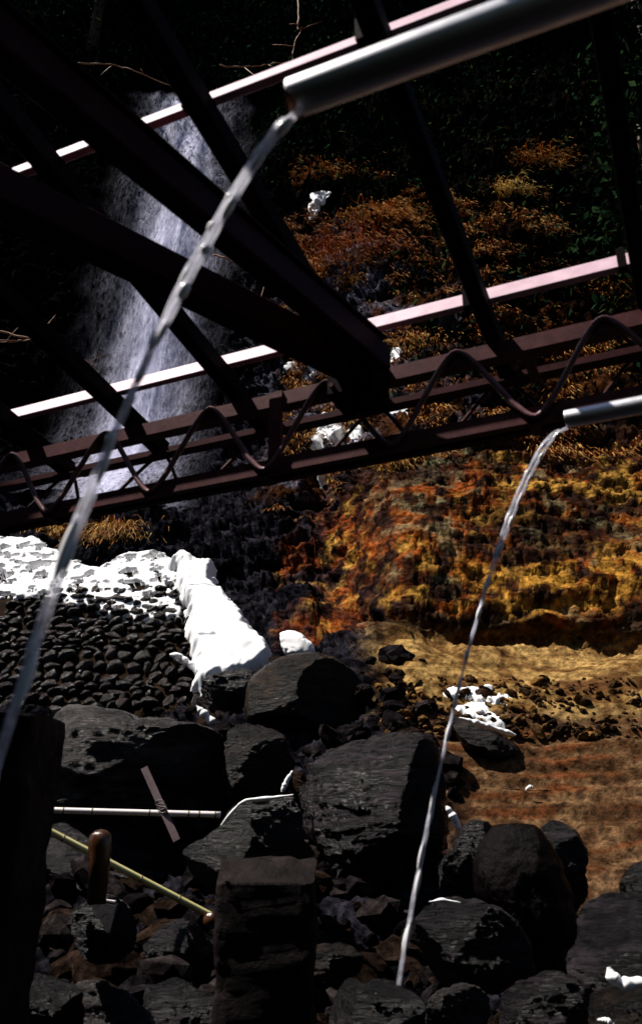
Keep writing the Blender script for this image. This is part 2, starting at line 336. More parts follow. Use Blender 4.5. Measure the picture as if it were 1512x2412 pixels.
# the rock's own colours, with some highlights put in as tone
def zone_colours(X, Y, Z):
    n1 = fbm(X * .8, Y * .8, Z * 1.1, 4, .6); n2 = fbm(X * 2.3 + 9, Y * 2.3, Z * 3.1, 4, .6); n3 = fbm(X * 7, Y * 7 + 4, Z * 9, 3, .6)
    n4 = fbm(X * 1.3 - 20, Y * 1.3, Z * 1.9, 4, .6)
    c = mix((.0022, .002, .0028), (.024, .022, .030), sstep(-.5, .7, n2 + .5 * n3))
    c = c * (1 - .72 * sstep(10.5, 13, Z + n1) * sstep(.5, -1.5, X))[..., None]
    # iron-stained face on the right
    o = sstep(-.6, .9, X + 1.3 * n1 + .4 * n2) * sstep(4.9, 5.4, Z + .15 * n2) * (1 - sstep(8.2, 10.2, Z + 1.0 * n1))
    oc = mix((.040, .014, .006), (.26, .060, .012), sstep(-.35, .35, n1 + .4 * n2))
    oc = mix(oc, (.44, .23, .045), sstep(.05, .55, n4 + .35 * n3))
    oc = mix(oc, (.20, .19, .10), sstep(.25, .6, -n4 + .3 * n2) * .7)
    oc = mix(oc, (.025, .013, .010), sstep(-.05, .45, -n2 + .5 * n3))
    gold_glint = sstep(1.6, 3.0, X + .5 * n1) * np.exp(-((Z - 6.0 - .25 * n1) / .55) ** 2)  # bright golden highlight on the stained face, put into the colour
    oc = mix(oc, (.46, .22, .035), np.clip(gold_glint * sstep(-.15, .3, n2 + .4 * n3), 0, 1))
    oc = mix(oc, (.14, .026, .008), sstep(1.8, -.3, X) * sstep(-.25, .35, -n4 + .3 * n2) * .8)
    oc = mix(oc, (.022, .011, .008), sstep(.0, .5, fbm(X * .35, Y * .35, Z * 1.5 + 7, 3)) * .75)
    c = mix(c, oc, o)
    # pale sandy slab, then the bare slope below it
    sl = sstep(.5, 1.2, X + .3 * n2) * sstep(3.2, 3.7, Z + .15 * n2) * (1 - sstep(4.8, 5.2, Z + .1 * n2))
    sc = mix((.13, .065, .022), (.36, .22, .075), sstep(-.4, .5, n2 + .5 * n3))
    sc = mix(sc, (.10, .045, .018), sstep(.25, .55, n4 + .4 * n3) * (1 - sstep(3.9, 4.3, Z)))
    c = mix(c, sc, sl)
    lo = sstep(1.0, 1.7, X + .25 * n2) * (1 - sstep(3.2, 3.6, Z + .15 * n2)) * sstep(1.0, 1.8, Z + .2 * n1)
    lc = mix((.07, .034, .016), (.17, .095, .045), sstep(-.4, .5, n2 + .5 * n3))
    lc = mix(lc, (.12, .042, .016), sstep(.1, .7, np.sin(Z * 34 + 3 * n1) * .55 + n4))
    lc = mix(lc, (.020, .012, .008), sstep(.42, .6, n3 + .3 * n2) * .7)
    c = mix(c, lc, lo)
    # brown earth and dead growth on the upper slope
    g = sstep(-1.5, .5, X + .8 * n1) * sstep(8.6, 10.5, Z + .8 * n1)
    gc = mix((.003, .002, .0018), (.055, .020, .007), sstep(-.3, .5, n1 + .6 * n2))
    gc = mix(gc, (.10, .092, .12), sstep(.15, .5, n4 + .3 * n2) * (1 - sstep(16, 20, Z)) * (1 - sstep(2, 4, X)))  # grey rock patches; glints of the wet rock put into their tone
    c = mix(c, gc, g)
    wet = np.exp(-((X + .1) / 1.7) ** 2) * sstep(9.5, 11.5, Z) * (1 - sstep(18, 21, Z)) * sstep(-.2, .35, n4 + .6 * n3)  # blue-grey rock right of the falls, its wet glints put into the colour
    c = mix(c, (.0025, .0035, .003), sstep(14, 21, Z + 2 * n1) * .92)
    c = mix(c, (.13, .125, .17), wet * .8)
    return np.clip(c, 0, 1)
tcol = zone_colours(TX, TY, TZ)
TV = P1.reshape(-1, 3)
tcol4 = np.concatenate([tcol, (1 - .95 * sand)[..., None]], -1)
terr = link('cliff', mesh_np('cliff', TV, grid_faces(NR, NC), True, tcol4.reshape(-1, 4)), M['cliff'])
tag(terr, kind='structure')
BV = BVHTree.FromPolygons([Vector(v) for v in P1[::2, ::2].reshape(-1, 3)], [tuple(f) for f in grid_faces((NR + 1) // 2, (NC + 1) // 2)])
def hit(px, py):
    d = Vector(ray(px, py)).normalized(); loc, nrm, i, dist = BV.ray_cast(Vector((0, 0, CAMZ)), d)
    return (loc, nrm) if loc else (at(px, py, 20), Vector((0, -1, 0)))
def down(x, y, z0=60):
    loc, nrm, i, dist = BV.ray_cast(Vector((x, y, z0)), Vector((0, 0, -1)))
    return loc.z if loc else 0.0

# valley floor; the unseen wooded side behind the viewer is added to dim sky light
gx = np.concatenate([np.linspace(-300, -30, 20), np.linspace(-28, 28, 60), np.linspace(30, 300, 20)])
gy = np.concatenate([np.linspace(-300, -40, 20), np.linspace(-38, 10, 60), np.linspace(14, 300, 16)])
GX, GY = np.meshgrid(gx, gy)
GZ = -.30 + .12 * fbm(GX * .4, GY * .4, 3.3, 3) + np.clip(-GY - 9, 0, 60) * .9 - 3.5 * sstep(6, 12, GY)
gcol = mix((.008, .007, .007), (.014, .020, .012), sstep(8, 14, -GY))
g = link('ground', mesh_np('ground', np.stack([GX, GY, GZ], -1).reshape(-1, 3), grid_faces(*GX.shape), True, gcol.reshape(-1, 3)), M['cliff'])
tag(g, kind='structure')

# added rock mass, unseen left of the frame, shaped to shade pillars and steel
by, bz = np.meshgrid(np.linspace(-6, 9, 70), np.linspace(0, 1, 50), indexing='ij')
bh = 14.9 - 9.9 * sstep(3.9, 4.8, by) - 2.4 * sstep(5.2, 6.5, by) + .5 * fbm(by * .9, 1.0, 2.0, 3)
bx_ = -4.3 - .9 * np.sin(bz * 2.2) - 1.2 * bz - .35 * ridged(by * .5, bz * 4, 1.5, 3) - 2.5 * sstep(.8, 1.0, bz) - .25 * np.clip(by - 5, 0, 9)
BP = np.stack([bx_, by, bz ** .9 * bh - .4], -1)
back = BP[:, -1:, :] + np.array([-9., 0, 1.5])
BP = np.concatenate([BP, back], 1)
tag(link('added_shade_rock', mesh_np('added_shade_rock', BP.reshape(-1, 3), grid_faces(70, 51), True, mix((.006, .005, .006), (.03, .028, .033), sstep(-.5, .5, fbm(BP[..., 0], BP[..., 1], BP[..., 2], 3))).reshape(-1, 3)), M['cliff']), kind='structure')

# ================================================================== waterfall
def y_of(x, z):
    L_, C_, R_ = prof
    yl, yc, yr = np.interp(z, L_[:, 1], L_[:, 0]), np.interp(z, C_[:, 1], C_[:, 0]), np.interp(z, R_[:, 1], R_[:, 0])
    a = 1 - sstep(xs[0], xs[1], x); b = sstep(xs[1], xs[2], x)
    return a * yl + b * yr + (1 - a - b) * yc
def fall_sheet(zt, zb, path, halfw, off, nr=150, nc=34, seed=0, alpha=1.0):
    z = np.linspace(zt, zb, nr)[:, None]; q = np.linspace(-1, 1, nc)[None, :]
    f = (zt - z) / (zt - zb)
    cx = np.interp(f, *path); hw = np.interp(f, *halfw)
    x = cx + q * hw * (1 + .12 * fbm(z * .8, q * .0 + seed, 3.0, 3)) + .12 * fbm(z * .6, q * 2, seed * 3.1, 3)
    y = y_of(x, z * np.ones_like(q)) - off - .35 * np.sin(np.clip(f * 1.1, 0, 1) * 2.2) * (1 - .5 * q * q) + .14 * fbm(x * 2.2, z * .35, seed * 7.7, 3)
    a = np.exp(-(q * 1.55) ** 2) * (1 - np.abs(q) ** 4) * alpha * (.75 + .6 * fbm(x * .9, z * .4, seed + .5, 3) + 1.1 * np.exp(-(f / .09) ** 2)) * sstep(0, .02, f)
    c = np.clip(a, 0, 1)[..., None] * np.ones(3)
    return np.stack([x, y, z + 0 * q], -1).reshape(-1, 3), c.reshape(-1, 3), grid_faces(nr, nc)
ZT, ZB = zat(195, 24.0), zat(1215, 19.0)
Vs, Cs, Fs = [], [], []; nv = 0
PATH = ([0, .25, .5, .75, 1.0], [-4.9, -4.55, -4.65, -4.85, -4.95])
for i, (o, wid, a) in enumerate([(.15, 1.15, 1.0), (.35, 1.05, .95), (.6, .92, .9), (.85, .75, .85), (1.1, .55, .8), (1.4, 1.45, .3)]):
    v, c, f = fall_sheet(ZT - .25 * i * (i > 1), ZB, PATH, ([0, .3, .6, .85, 1], [1.5 * wid, 1.9 * wid, 1.7 * wid, 1.6 * wid, 1.9 * wid]), o, seed=i, alpha=a)
    Vs.append(v); Cs.append(c); Fs.append(f + nv); nv += len(v)
wf = link('waterfall', mesh_np('waterfall', np.concatenate(Vs), np.concatenate(Fs), True, np.concatenate(Cs)), M['fall'])
tag(wf, kind='structure')

# ================================================================== roof frame
D1 = np.array([.917, -.399, 0]); NU = np.array([-.399, -.917, 0]); UPV = np.array([0, 0, 1.0])
NODE = np.array([.22, 3.08, CAMZ])
def T(s_, d=0.0, h=0.0): return NODE + D1 * s_ + NU * d + UPV * h
frame = empty('roof_frame', (.22, 3.08, CAMZ + 1.55), 'open dark red steel roof frame of girder, beams, rafters and purlins overhead', 'roof frame')
gird_me_parent = link('lattice_girder', mesh_py('lattice_girder', local(frame, extrude([(-.008, -.19), (.008, -.19), (.008, .19), (-.008, .19)], T(-.48, .003, 1.765), T(-.42, .003, 1.765))[0]), extrude([(-.008, -.19), (.008, -.19), (.008, .19), (-.008, .19)], T(0), T(1))[1]), M['primer'], frame)
gird_me_parent['label'] = 'box lattice girder with bent round bar zigzags'
S0, S1 = -4.2, 3.4
def lprof(sx, leg=.065, th=.007):   # vertical leg on the outer side, flat leg inward along the bottom; side axis = D1 x up
    return [(0, 0), (sx * leg, 0), (sx * leg, th), (sx * th, th), (sx * th, leg), (0, leg)]
for name, d, h, sx in (('chord', 0, 1.890, -1), ('chord', 0, 1.572, -1), ('chord', -.25, 1.890, 1), ('chord', -.105, 1.572, 1)):
    V, F = extrude(lprof(sx), T(S0, d, h), T(S1, d, h))
    part(name, V, F, M['primer' if d == 0 else 'primer_dark'], frame).parent = gird_me_parent
def zigzag(d, phase, r=.0120, lean=0.0):
    pts = []; per = .565
    n0 = int((S0 - phase) / per) + 1
    zt, zb = 1.946, 1.588
    for n in range(n0, n0 + 13):
        for (sa, za, zs) in ((phase + n * per, zt, -1), (phase + (n + .5) * per, zb, 1)):
            for q in np.linspace(-1, 1, 11):      # tight rounded bend, straight legs
                ds = q * .08; pts.append((sa + ds, za + zs * (math.sqrt((1.5 * ds) ** 2 + .05 ** 2) - .05)))
    P = [T(a, d - lean * (b - 1.572) / .32, b) for a, b in pts]
    return tube(P, r, 8)
for d, ph, ln in ((.0085, .351, 0), (-.117, .47, .145)):
    V, F = zigzag(d, ph, .0125 if not ln else .009, ln); part('web_bar', V, F, M['primer_lit' if not ln else 'primer_dark'], frame, True).parent = gird_me_parent  # near bars take the lit tone, far bars the darker one
for sx in np.arange(S0 + .3, S1, 1.13):       # ties between the two faces
    for h in (1.885, 1.567):
        V, F = extrude(bevel_rect(.04, .006, .001), T(sx, -.004, h), T(sx, -.246 if h > 1.7 else -.10, h)); part('tie_plate', V, F, M['primer'], frame).parent = gird_me_parent
# two heavy beams that meet on the girder
for (a, b, wd, hh, hz) in (((0, 95), (885, 838), .085, .115, 1.925), ((0, 452), (835, 862), .10, .135, 1.885)):
    A, B = at_h(*a, hz), at_h(*b, hz); dr = (A - B).normalized()
    V, F = extrude(bevel_rect(wd, hh, .008), A + dr * 1.6, B - dr * .04)
    o = part('beam', V, F, M['primer_dark'], frame)
    if hh < .12:
        V, F = extrude(bevel_rect(wd + .03, .010, .002), A + dr * 1.6 + Vector((0, 0, hh / 2 + .0075)), B + Vector((0, 0, hh / 2 + .0075))); part('flange', V, F, M['primer_dark'], frame).parent = o
V, F = extrude(bevel_rect(.20, .20, .006), T(-.13, .09, 1.86), T(.06, .09, 1.86)); part('joint_box', V, F, M['steel_dark'], frame)
for sx in (-.11, -.03, .05):
    for h in (1.80, 1.92):
        V, F = tube([T(sx, .19, h), T(sx, .202, h)], .011, 6); part('bolt', V, F, M['primer_dark'], frame)
# rafters over the girder, falling gently away
SL = .117
for n in range(-5, 5):
    sx = .498 + n * .575
    a, b = T(sx, -.30, 1.957 + .052 - SL * .30), T(sx, 3.4, 1.957 + .052 + SL * 3.4)
    V, F = extrude(bevel_rect(.062, .088, .006), a, b); part('rafter', V, F, M['steel_dark'], frame)
# purlins on top of the rafters, faces tipped up, sunlit tone put into the paint
for d in (.095, 1.227, 2.39):
    up = UPV * math.cos(R(24)) - NU * math.sin(R(24))
    hz = 2.062 + SL * d + (.035 if d < 1 else .048)
    V, F = extrude(bevel_rect(.026, .088, .003), T(S0 + .2, d, hz), T(S1, d, hz), up)
    o = part('purlin', V, F, M['primer_sunlit'], frame)
    for n in range(-5, 5):
        sx = .498 + n * .575 - .055
        V, F = extrude([(-.02, -.03), (.02, -.03), (.02, .055), (.012, .055), (.012, -.022), (-.02, -.022)], T(sx - .016, d + .045, hz - .035), T(sx + .016, d + .045, hz - .035))
        part('clip', V, F, M['steel_dark'], frame).parent = o

# ================================================================== spout pipes and their jets
def spout(px, py, h, label, rust, L=4.0, r=.0285):
    e = at_h(px, py, h); e = np.array(e)
    t = empty('spout_pipe', e, label, 'pipe', 'stainless spout pipes')
    n = 40; V = []
    rings = [(0.0, r), (.002, r), (L, r), (L, r - .003), (.0, r - .003)]
    bx = D1; by = UPV; bz = np.cross(bx, by)
    for q, rr in rings:
        for k_ in range(n):
            a = 2 * math.pi * k_ / n; V.append(e + bx * q + rr * (math.cos(a) * by + math.sin(a) * bz))
    F = [list(f) for f in grid_faces(5, n, True)] + [[4 * n + i, 4 * n + (i + 1) % n, (i + 1) % n, i] for i in range(n)]
    o = part('tube', V, F, M['pipe'], t, True)
    if rust:
        V, F = [], []
        for q in (-.002, .012):
            for k_ in range(n):
                a = math.pi * (.62 + .76 * k_ / (n - 1)); rr = r + .0012
                V.append(e + bx * q * (1 if q < 0 else (.4 + .9 * abs(math.sin(3 * a)))) + rr * (math.cos(a) * by + math.sin(a) * bz))
        F = [list(f) for f in grid_faces(2, n)]
        part('rust_edge', V, F, M['rust'], t, True)
    return e
E1 = spout(690, 232, 1.35, 'near steel spout pipe with rusty lip, pouring at top', True, r=.036)
E2 = spout(1331, 988, 1.35, 'smaller looking steel spout pipe at right edge before the girder', False)

def jet(e, pts, label, seed, wmax):
    """water in the upright plane of its pipe: pts = picture points along the fall"""
    S, H = [], []
    for px, py in pts:
        d = ray(px, py); r_ = d[0] / d[1]
        # e + D1*q  with x/y = r_
        q = (r_ * e[1] - e[0]) / (D1[0] - r_ * D1[1]); yy = e[1] + D1[1] * q
        S.append(q); H.append(yy * d[2] / d[1] + CAMZ)
    S, H = np.array(S), np.array(H)
    # smooth fall: distance along the plane as a polynomial of sqrt(drop)
    dr = np.sqrt(np.clip(H[0] - H, 0, None)); co = np.polyfit(dr, S, 3)
    f = np.linspace(0, dr.max(), 420); sp = np.polyval(co, f); hp = H[0] - f ** 2
    C = e[None, :2] * 0; P = np.stack([e[0] + D1[0] * sp, e[1] + D1[1] * sp, hp], 1)
    rg = np.random.default_rng(seed)
    root = empty('water_jet', P[0], label, 'water jet', 'water jets from the spouts')
    L_ = np.concatenate([[0], np.cumsum(np.linalg.norm(np.diff(P, axis=0), axis=1))])
    bv = []; LT = L_[-1]
    for k_ in range(2):
        ang = 2.2 * noise3(L_ * 1.6, 1.0, seed * 3.0) + L_ * 1.2 + math.pi * k_ + .4
        sep = wmax * (.62 * np.exp(-L_ / .45) + .16)
        off = sep[:, None] * (np.cos(ang)[:, None] * D1 + np.sin(ang)[:, None] * NU * .6)
        rad = wmax * (.25 + .10 * noise3(L_ * 9, k_ * 5.0, seed * 1.0) + .07 * noise3(L_ * 30, k_ * 5.0, seed * 2.0)) * (1 - .40 * L_ / LT)
        V, F = tube(P + off, np.clip(rad, wmax * .12, None), 10); part('strand', V, F, M['jet'], root, True)
        # bright stretched beads strung along the strand
        pos = .02 + .03 * k_
        while pos < LT - .1:
            ln = rg.uniform(.025, .075) * (1 if pos < LT * .5 else 1.6); lq = np.linspace(pos, pos + ln, 12); q = np.linspace(0, 1, 12)
            C_ = np.stack([np.interp(lq, L_, (P + off)[:, i]) for i in range(3)], 1)
            br = wmax * rg.uniform(.22, .38) * np.sin(np.pi * np.clip(q, .02, .98)) ** .6
            V, F = tube(C_, br, 8); bv.append((np.array(V), F))
            pos += ln + rg.uniform(.008, .06) * (1 + 2.2 * pos / LT)
    n = 0; VV, FF = [], []
    for v, f in bv:
        VV.append(v); FF += [[i + n for i in g_] for g_ in f]; n += len(v)
    part('bead', np.concatenate(VV), FF, M['bead'], root, True)['kind'] = 'stuff'
    return P
J1 = jet(E1, [(686, 272), (655, 310), (600, 395), (540, 480), (480, 575), (400, 712), (320, 900), (245, 1080), (180, 1260), (120, 1450), (60, 1620), (0, 1755), (-40, 1880), (-100, 2130)], 'long pale water jet falling from the near pipe across left side', 1, .0285)
J2 = jet(E2, [(1322, 1012), (1290, 1055), (1250, 1110), (1200, 1200), (1165, 1300), (1130, 1430), (1090, 1580), (1055, 1730), (1030, 1860), (1005, 1980), (985, 2070), (962, 2170), (945, 2260), (935, 2320)], 'thin water jet falling from the right pipe before orange rock', 2, .0190)

# ================================================================== rocks
_ico = {}
def ico(sub):
    if sub not in _ico:
        bm = bmesh.new(); bmesh.ops.create_icosphere(bm, subdivisions=sub, radius=1)
        _ico[sub] = (np.array([v.co[:] for v in bm.verts]), np.array([[v.index for v in f.verts] for f in bm.faces])); bm.free()
    return _ico[sub]
def traced_rock(outline, Yd, label, mat, depth=.8, seed=1, rough=.05, strat=0.0, cuts=6, sub=6, squash=.75, name='boulder', cat='boulder', group='boulders in the gorge', topcut=None):
    """a solid boulder: its outline at distance Yd, swelling to depth*width front to back"""
    pts = np.array([at(x, y, Yd) for x, y in outline])
    ax, az = pts[:, 0], pts[:, 2]
    c = np.array([(ax.min() + ax.max()) / 2, Yd, (az.min() + az.max()) / 2])
    th = np.arctan2(az - c[2], ax - c[0]); rr = np.hypot(az - c[2], ax - c[0]); o = np.argsort(th)
    th, rr = th[o], rr[o]; th = np.concatenate([th - 2 * math.pi, th, th + 2 * math.pi]); rr = np.concatenate([rr] * 3)
    V, F = ico(sub); V = V.copy(); rg = np.random.default_rng(seed)
    rho = np.hypot(V[:, 0], V[:, 2]) ; ang = np.arctan2(V[:, 2], V[:, 0])
    Rr = np.interp(ang, th, rr)
    rho2 = rho ** squash
    size = np.sqrt((ax.max() - ax.min()) * (az.max() - az.min()))
    W = np.stack([np.cos(ang) * rho2 * Rr, V[:, 1] * size * depth * .5, np.sin(ang) * rho2 * Rr], 1)
    # flat fractures on the near side
    for _ in range(cuts):
        n = np.array([rg.normal() * .7, -abs(rg.normal()) - .35, rg.normal() * .7]); n /= np.linalg.norm(n)
        dd = W @ n; lim = np.quantile(dd, rg.uniform(.74, .92))
        W = W - np.where(dd > lim, (dd - lim) * .97, 0)[:, None] * n
    q = W / size * 3 + seed * 13.1
    dsp = fbm(q[:, 0] * .8, q[:, 1], q[:, 2] * (1 + 2 * strat), 5, .5) * rough * .8 * size
    dsp += ridged(q[:, 0] * 1.7, q[:, 1] * 1.7, q[:, 2] * (1.7 + 4 * strat), 5, .6) * rough * .28 * size + ridged(q[:, 0] * 5 + 2, q[:, 1] * 5, q[:, 2] * (6 + 8 * strat), 4, .6) * rough * .13 * size
    nrm = W / (np.linalg.norm(W, axis=1)[:, None] + 1e-6)
    W = W + nrm * (dsp - rough * .3 * size)[:, None]
    o = link(name, mesh_np(name, W, F, True), M[mat]); o.location = c
    return tag(o, label, cat, group)

traced_rock([(140, 1690), (170, 1668), (260, 1678), (330, 1698), (420, 1710), (500, 1722), (543, 1755), (540, 1830), (525, 1905), (430, 1945), (300, 1940), (120, 1930), (90, 1800)], 9.0, 'long grey boulder with pale rounded top below the stone wall', 'rock_grey', .9, 1, .035, .8, 2, squash=1.0)
traced_rock([(540, 1722), (600, 1703), (650, 1712), (680, 1770), (698, 1830), (670, 1880), (620, 1900), (545, 1900), (532, 1800)], 8.9, 'small brown pointed rock wedged right of the long grey boulder', 'rock_brown', .8, 2, .05, .2, 5)
traced_rock([(588, 1610), (640, 1560), (700, 1543), (770, 1545), (820, 1575), (857, 1625), (864, 1700), (840, 1760), (760, 1790), (690, 1790), (630, 1740), (583, 1700)], 10.9, 'smooth rounded dark boulder beside the snow bank', 'rock_brown', .7, 3, .018, 0, 2, squash=.95)
traced_rock([(690, 1800), (740, 1742), (830, 1702), (880, 1694), (950, 1720), (1012, 1752), (1032, 1800), (1038, 1900), (1035, 2000), (1000, 2090), (900, 2120), (760, 2110), (700, 2040), (680, 1950), (680, 1850)], 8.0, 'largest black craggy boulder in the middle behind the right jet', 'rock', .8, 4, .05, .9, 7)
traced_rock([(405, 2090), (418, 2000), (470, 1972), (520, 1942), (570, 1886), (640, 1878), (692, 1874), (704, 1910), (715, 1980), (760, 2010), (760, 2140), (620, 2190), (460, 2180)], 7.0, 'angular black rock with bright ridge behind the centre pillar', 'rock', .8, 5, .04, .3, 9)
traced_rock([(1128, 1995), (1160, 1950), (1210, 1940), (1255, 1946), (1292, 1990), (1322, 2060), (1342, 2120), (1335, 2240), (1300, 2295), (1240, 2300), (1205, 2240), (1150, 2150), (1118, 2090)], 6.2, 'tall smooth dark brown egg shaped stone at lower right', 'rock_shaded', .7, 6, .030, 0, 0, squash=.9)
traced_rock([(965, 2260), (1000, 2140), (1030, 2118), (1100, 2122), (1155, 2132), (1205, 2170), (1255, 2260), (1240, 2320), (1180, 2370), (1050, 2370), (975, 2330)], 5.6, 'blocky black boulder with bright top edge below the egg stone', 'rock', .8, 7, .04, .2, 8)
traced_rock([(462, 1620), (520, 1588), (590, 1578), (612, 1640), (595, 1720), (540, 1725), (480, 1670)], 11.6, 'dark mossy lump of rock below the snow bank', 'rock', .8, 8, .06, 0, 4)
traced_rock([(1065, 2000), (1085, 1958), (1112, 1936), (1160, 1945), (1150, 2060), (1125, 2160), (1060, 2130)], 6.8, 'narrow dark rock tucked left of the egg stone', 'rock', .8, 9, .05, .2, 6)
traced_rock([(1262, 1960), (1300, 1925), (1350, 1960), (1372, 2060), (1368, 2150), (1320, 2190), (1270, 2080)], 7.4, 'dark slab rock leaning right of the egg stone', 'rock', .7, 10, .05, .3, 6)
traced_rock([(1345, 2150), (1370, 2108), (1480, 2104), (1540, 2100), (1560, 2330), (1440, 2380), (1350, 2320)], 6.6, 'square black block under the sandy slope at right edge', 'rock', .8, 11, .03, .2, 9)
traced_rock([(1468, 2070), (1482, 2046), (1560, 2040), (1580, 2130), (1470, 2150)], 7.6, 'small black square rock at right edge above the block', 'rock', .9, 12, .03, 0, 9)
traced_rock([(1062, 1700), (1075, 1688), (1120, 1702), (1180, 1724), (1222, 1748), (1212, 1775), (1185, 1790), (1130, 1770), (1085, 1742)], 10.0, 'undercut brown rock slab with snow on its lip', 'rock_brown', 1.0, 13, .05, .2, 6)
traced_rock([(-40, 2330), (60, 2300), (140, 2310), (200, 2360), (210, 2450), (100, 2500), (-60, 2480)], 5.2, 'dark rock at the bottom left corner', 'rock', .8, 14, .05, .2, 6)
traced_rock([(130, 2360), (180, 2320), (260, 2330), (330, 2370), (370, 2440), (260, 2500), (140, 2470)], 5.6, 'wet grey rock with swirling sheen at bottom left', 'rock_grey', .8, 15, .05, .6, 6)
traced_rock([(305, 2360), (360, 2320), (450, 2325), (510, 2350), (520, 2470), (340, 2480)], 6.0, 'flat topped black rock left of the centre pillar foot', 'rock', .8, 16, .05, .2, 8)
traced_rock([(330, 2230), (360, 2205), (500, 2208), (540, 2230), (540, 2320), (360, 2330)], 6.6, 'low black slab with grey edge left of the centre pillar', 'rock', .8, 17, .03, .1, 9)
traced_rock([(730, 2235), (780, 2225), (850, 2240), (870, 2262), (820, 2300), (730, 2310)], 6.0, 'flat brown stone right of the centre pillar', 'rock_brown', .8, 18, .04, .2, 8)
traced_rock([(740, 2330), (860, 2322), (960, 2335), (1010, 2380), (980, 2460), (740, 2460)], 5.2, 'flat wet stone under the falling right jet', 'rock', .9, 19, .03, .2, 8)
traced_rock([(1010, 2360), (1060, 2330), (1140, 2335), (1160, 2390), (1140, 2460), (1020, 2460)], 5.0, 'squarish grey stone at bottom right of centre', 'rock_grey', .8, 20, .05, .2, 8)
traced_rock([(1180, 2350), (1240, 2310), (1330, 2300), (1400, 2340), (1430, 2420), (1380, 2500), (1200, 2480)], 5.4, 'broad dark rock at the bottom right below the black block', 'rock', .8, 21, .05, .3, 7)
traced_rock([(1400, 2340), (1460, 2320), (1540, 2330), (1570, 2460), (1420, 2480)], 5.0, 'snow dusted brown rock in the bottom right corner', 'rock_brown', .8, 22, .05, .3, 7)
traced_rock([(170, 2160), (215, 2120), (260, 2110), (310, 2150), (310, 2240), (250, 2270), (185, 2240)], 5.5, 'round black stone below the wooden post', 'rock', .8, 23, .03, .2, 5)
traced_rock([(90, 1960), (200, 1930), (380, 1950), (420, 2040), (420, 2180), (300, 2220), (90, 2180)], 8.6, 'black rock face behind the poles at lower left', 'rock', .7, 24, .05, .4, 6)

# squared stone pillars
def pillar(tl, tr, br, bl, Yd, label, seed, chamfer, zb):
    A = [np.array(at(*p, Yd)) for p in (tl, tr)]
    zt = (A[0][2] + A[1][2]) / 2; x0, x1 = A[0][0], A[1][0]; wd = x1 - x0; dp = wd * .8
    if tr[0] < 400: x1 = float(at(*tr, Yd + dp * .97)[0]); wd = x1 - x0
    nz, nu = 90, 120; V = []
    zz = np.linspace(zb, zt, nz); a = np.linspace(0, 2 * math.pi, nu, endpoint=False)
    ca, sa = np.cos(a), np.sin(a); pw = .16
    cx = np.sign(ca) * np.abs(ca) ** pw * wd / 2; cy = np.sign(sa) * np.abs(sa) ** pw * dp / 2
    rows = []
    for z in zz: rows.append(np.stack([cx, cy, np.full(nu, z)], 1))
    for q in np.linspace(.97, .02, 16): rows.append(np.stack([cx * q, cy * q, np.full(nu, zt + .01)], 1))
    W = np.concatenate(rows); nr = len(rows)
    # sloping chipped top edge facing the viewer
    front = -W[:, 1] / (dp / 2)
    lim = zt - chamfer * sstep(-.3, 1.0, front) + .02 * fbm(W[:, 0] * 5, W[:, 1] * 5, seed, 3)
    W[:, 2] = np.minimum(W[:, 2], lim)
    n = fbm(W[:, 0] * 4 + seed, W[:, 1] * 4, W[:, 2] * 4, 4, .55) * .018 + ridged(W[:, 0] * 9, W[:, 1] * 9 + seed, W[:, 2] * 9, 3) * .006
    d = W.copy(); d[:, 2] *= .0; d /= np.linalg.norm(d, axis=1)[:, None] + 1e-6
    W += d * n[:, None]
    o = link('stone_pillar', mesh_np('stone_pillar', W - np.array([0, 0, zb]), grid_faces(nr, nu, True), True), M['pillar']); o.location = ((x0 + x1) / 2, Yd + dp / 2, zb)
    return tag(o, label, 'stone pillar', 'squared stone pillars')
pillar((513, 2020), (741, 2012), 0, 0, 4.6, 'squared stone pillar with pale chipped top, at bottom centre', 3, .12, -.3)
pillar((-190, 1660), (158, 1664), 0, 0, 3.6, 'dark broad stone pillar filling the lower left edge', 8, .03, -.3)

# ================================================================== retaining wall of river stones
WA, WB = at(470, 1690, 13.4), at(-170, 1690, 14.2)      # foot of the wall, right and left
WU = np.array(WB - WA); WLEN = np.linalg.norm(WU[:2]); WU /= np.linalg.norm(WU); WU[2] = 0; WU /= np.linalg.norm(WU)
WN = np.array([-WU[1], WU[0], 0]); WN = WN if WN[1] < 0 else -WN     # towards the viewer
BAT = .58                                              # leans back per metre
WH = 3.1
def wtop(u): return WH - 1.1 * (1 - float(sstep(-.1, 1.3, u)))
def wp(u, h, out=0.0):
    return np.array(WA) + WU * u + UPV * h - WN * BAT * h + WN * out
wall = empty('stone_wall', np.array(WA) - UPV * .3, 'dark retaining wall of rounded river stones, half under snow', 'stone wall')
hu = np.linspace(-.02, WLEN + .3, 90); hh = np.linspace(-.5, WH, 60)
V = [wp(u, min(h, wtop(u)), .05 * float(noise3(u * 3, h * 3, 5.0)) - .03) for h in hh for u in hu]
V += [wp(u, wtop(u) - .25, -.9) for u in hu]
part('earth_core', V, [list(f) for f in grid_faces(61, 90)], M['mortar'], wall, True)
V = [wp(-.02, min(h, wtop(0) - .15 * q), -q) for h in hh for q in np.linspace(0, .9, 8)]
part('end_face', V, [list(f) for f in grid_faces(60, 8)], M['mortar'], wall, True)
stone_me = []
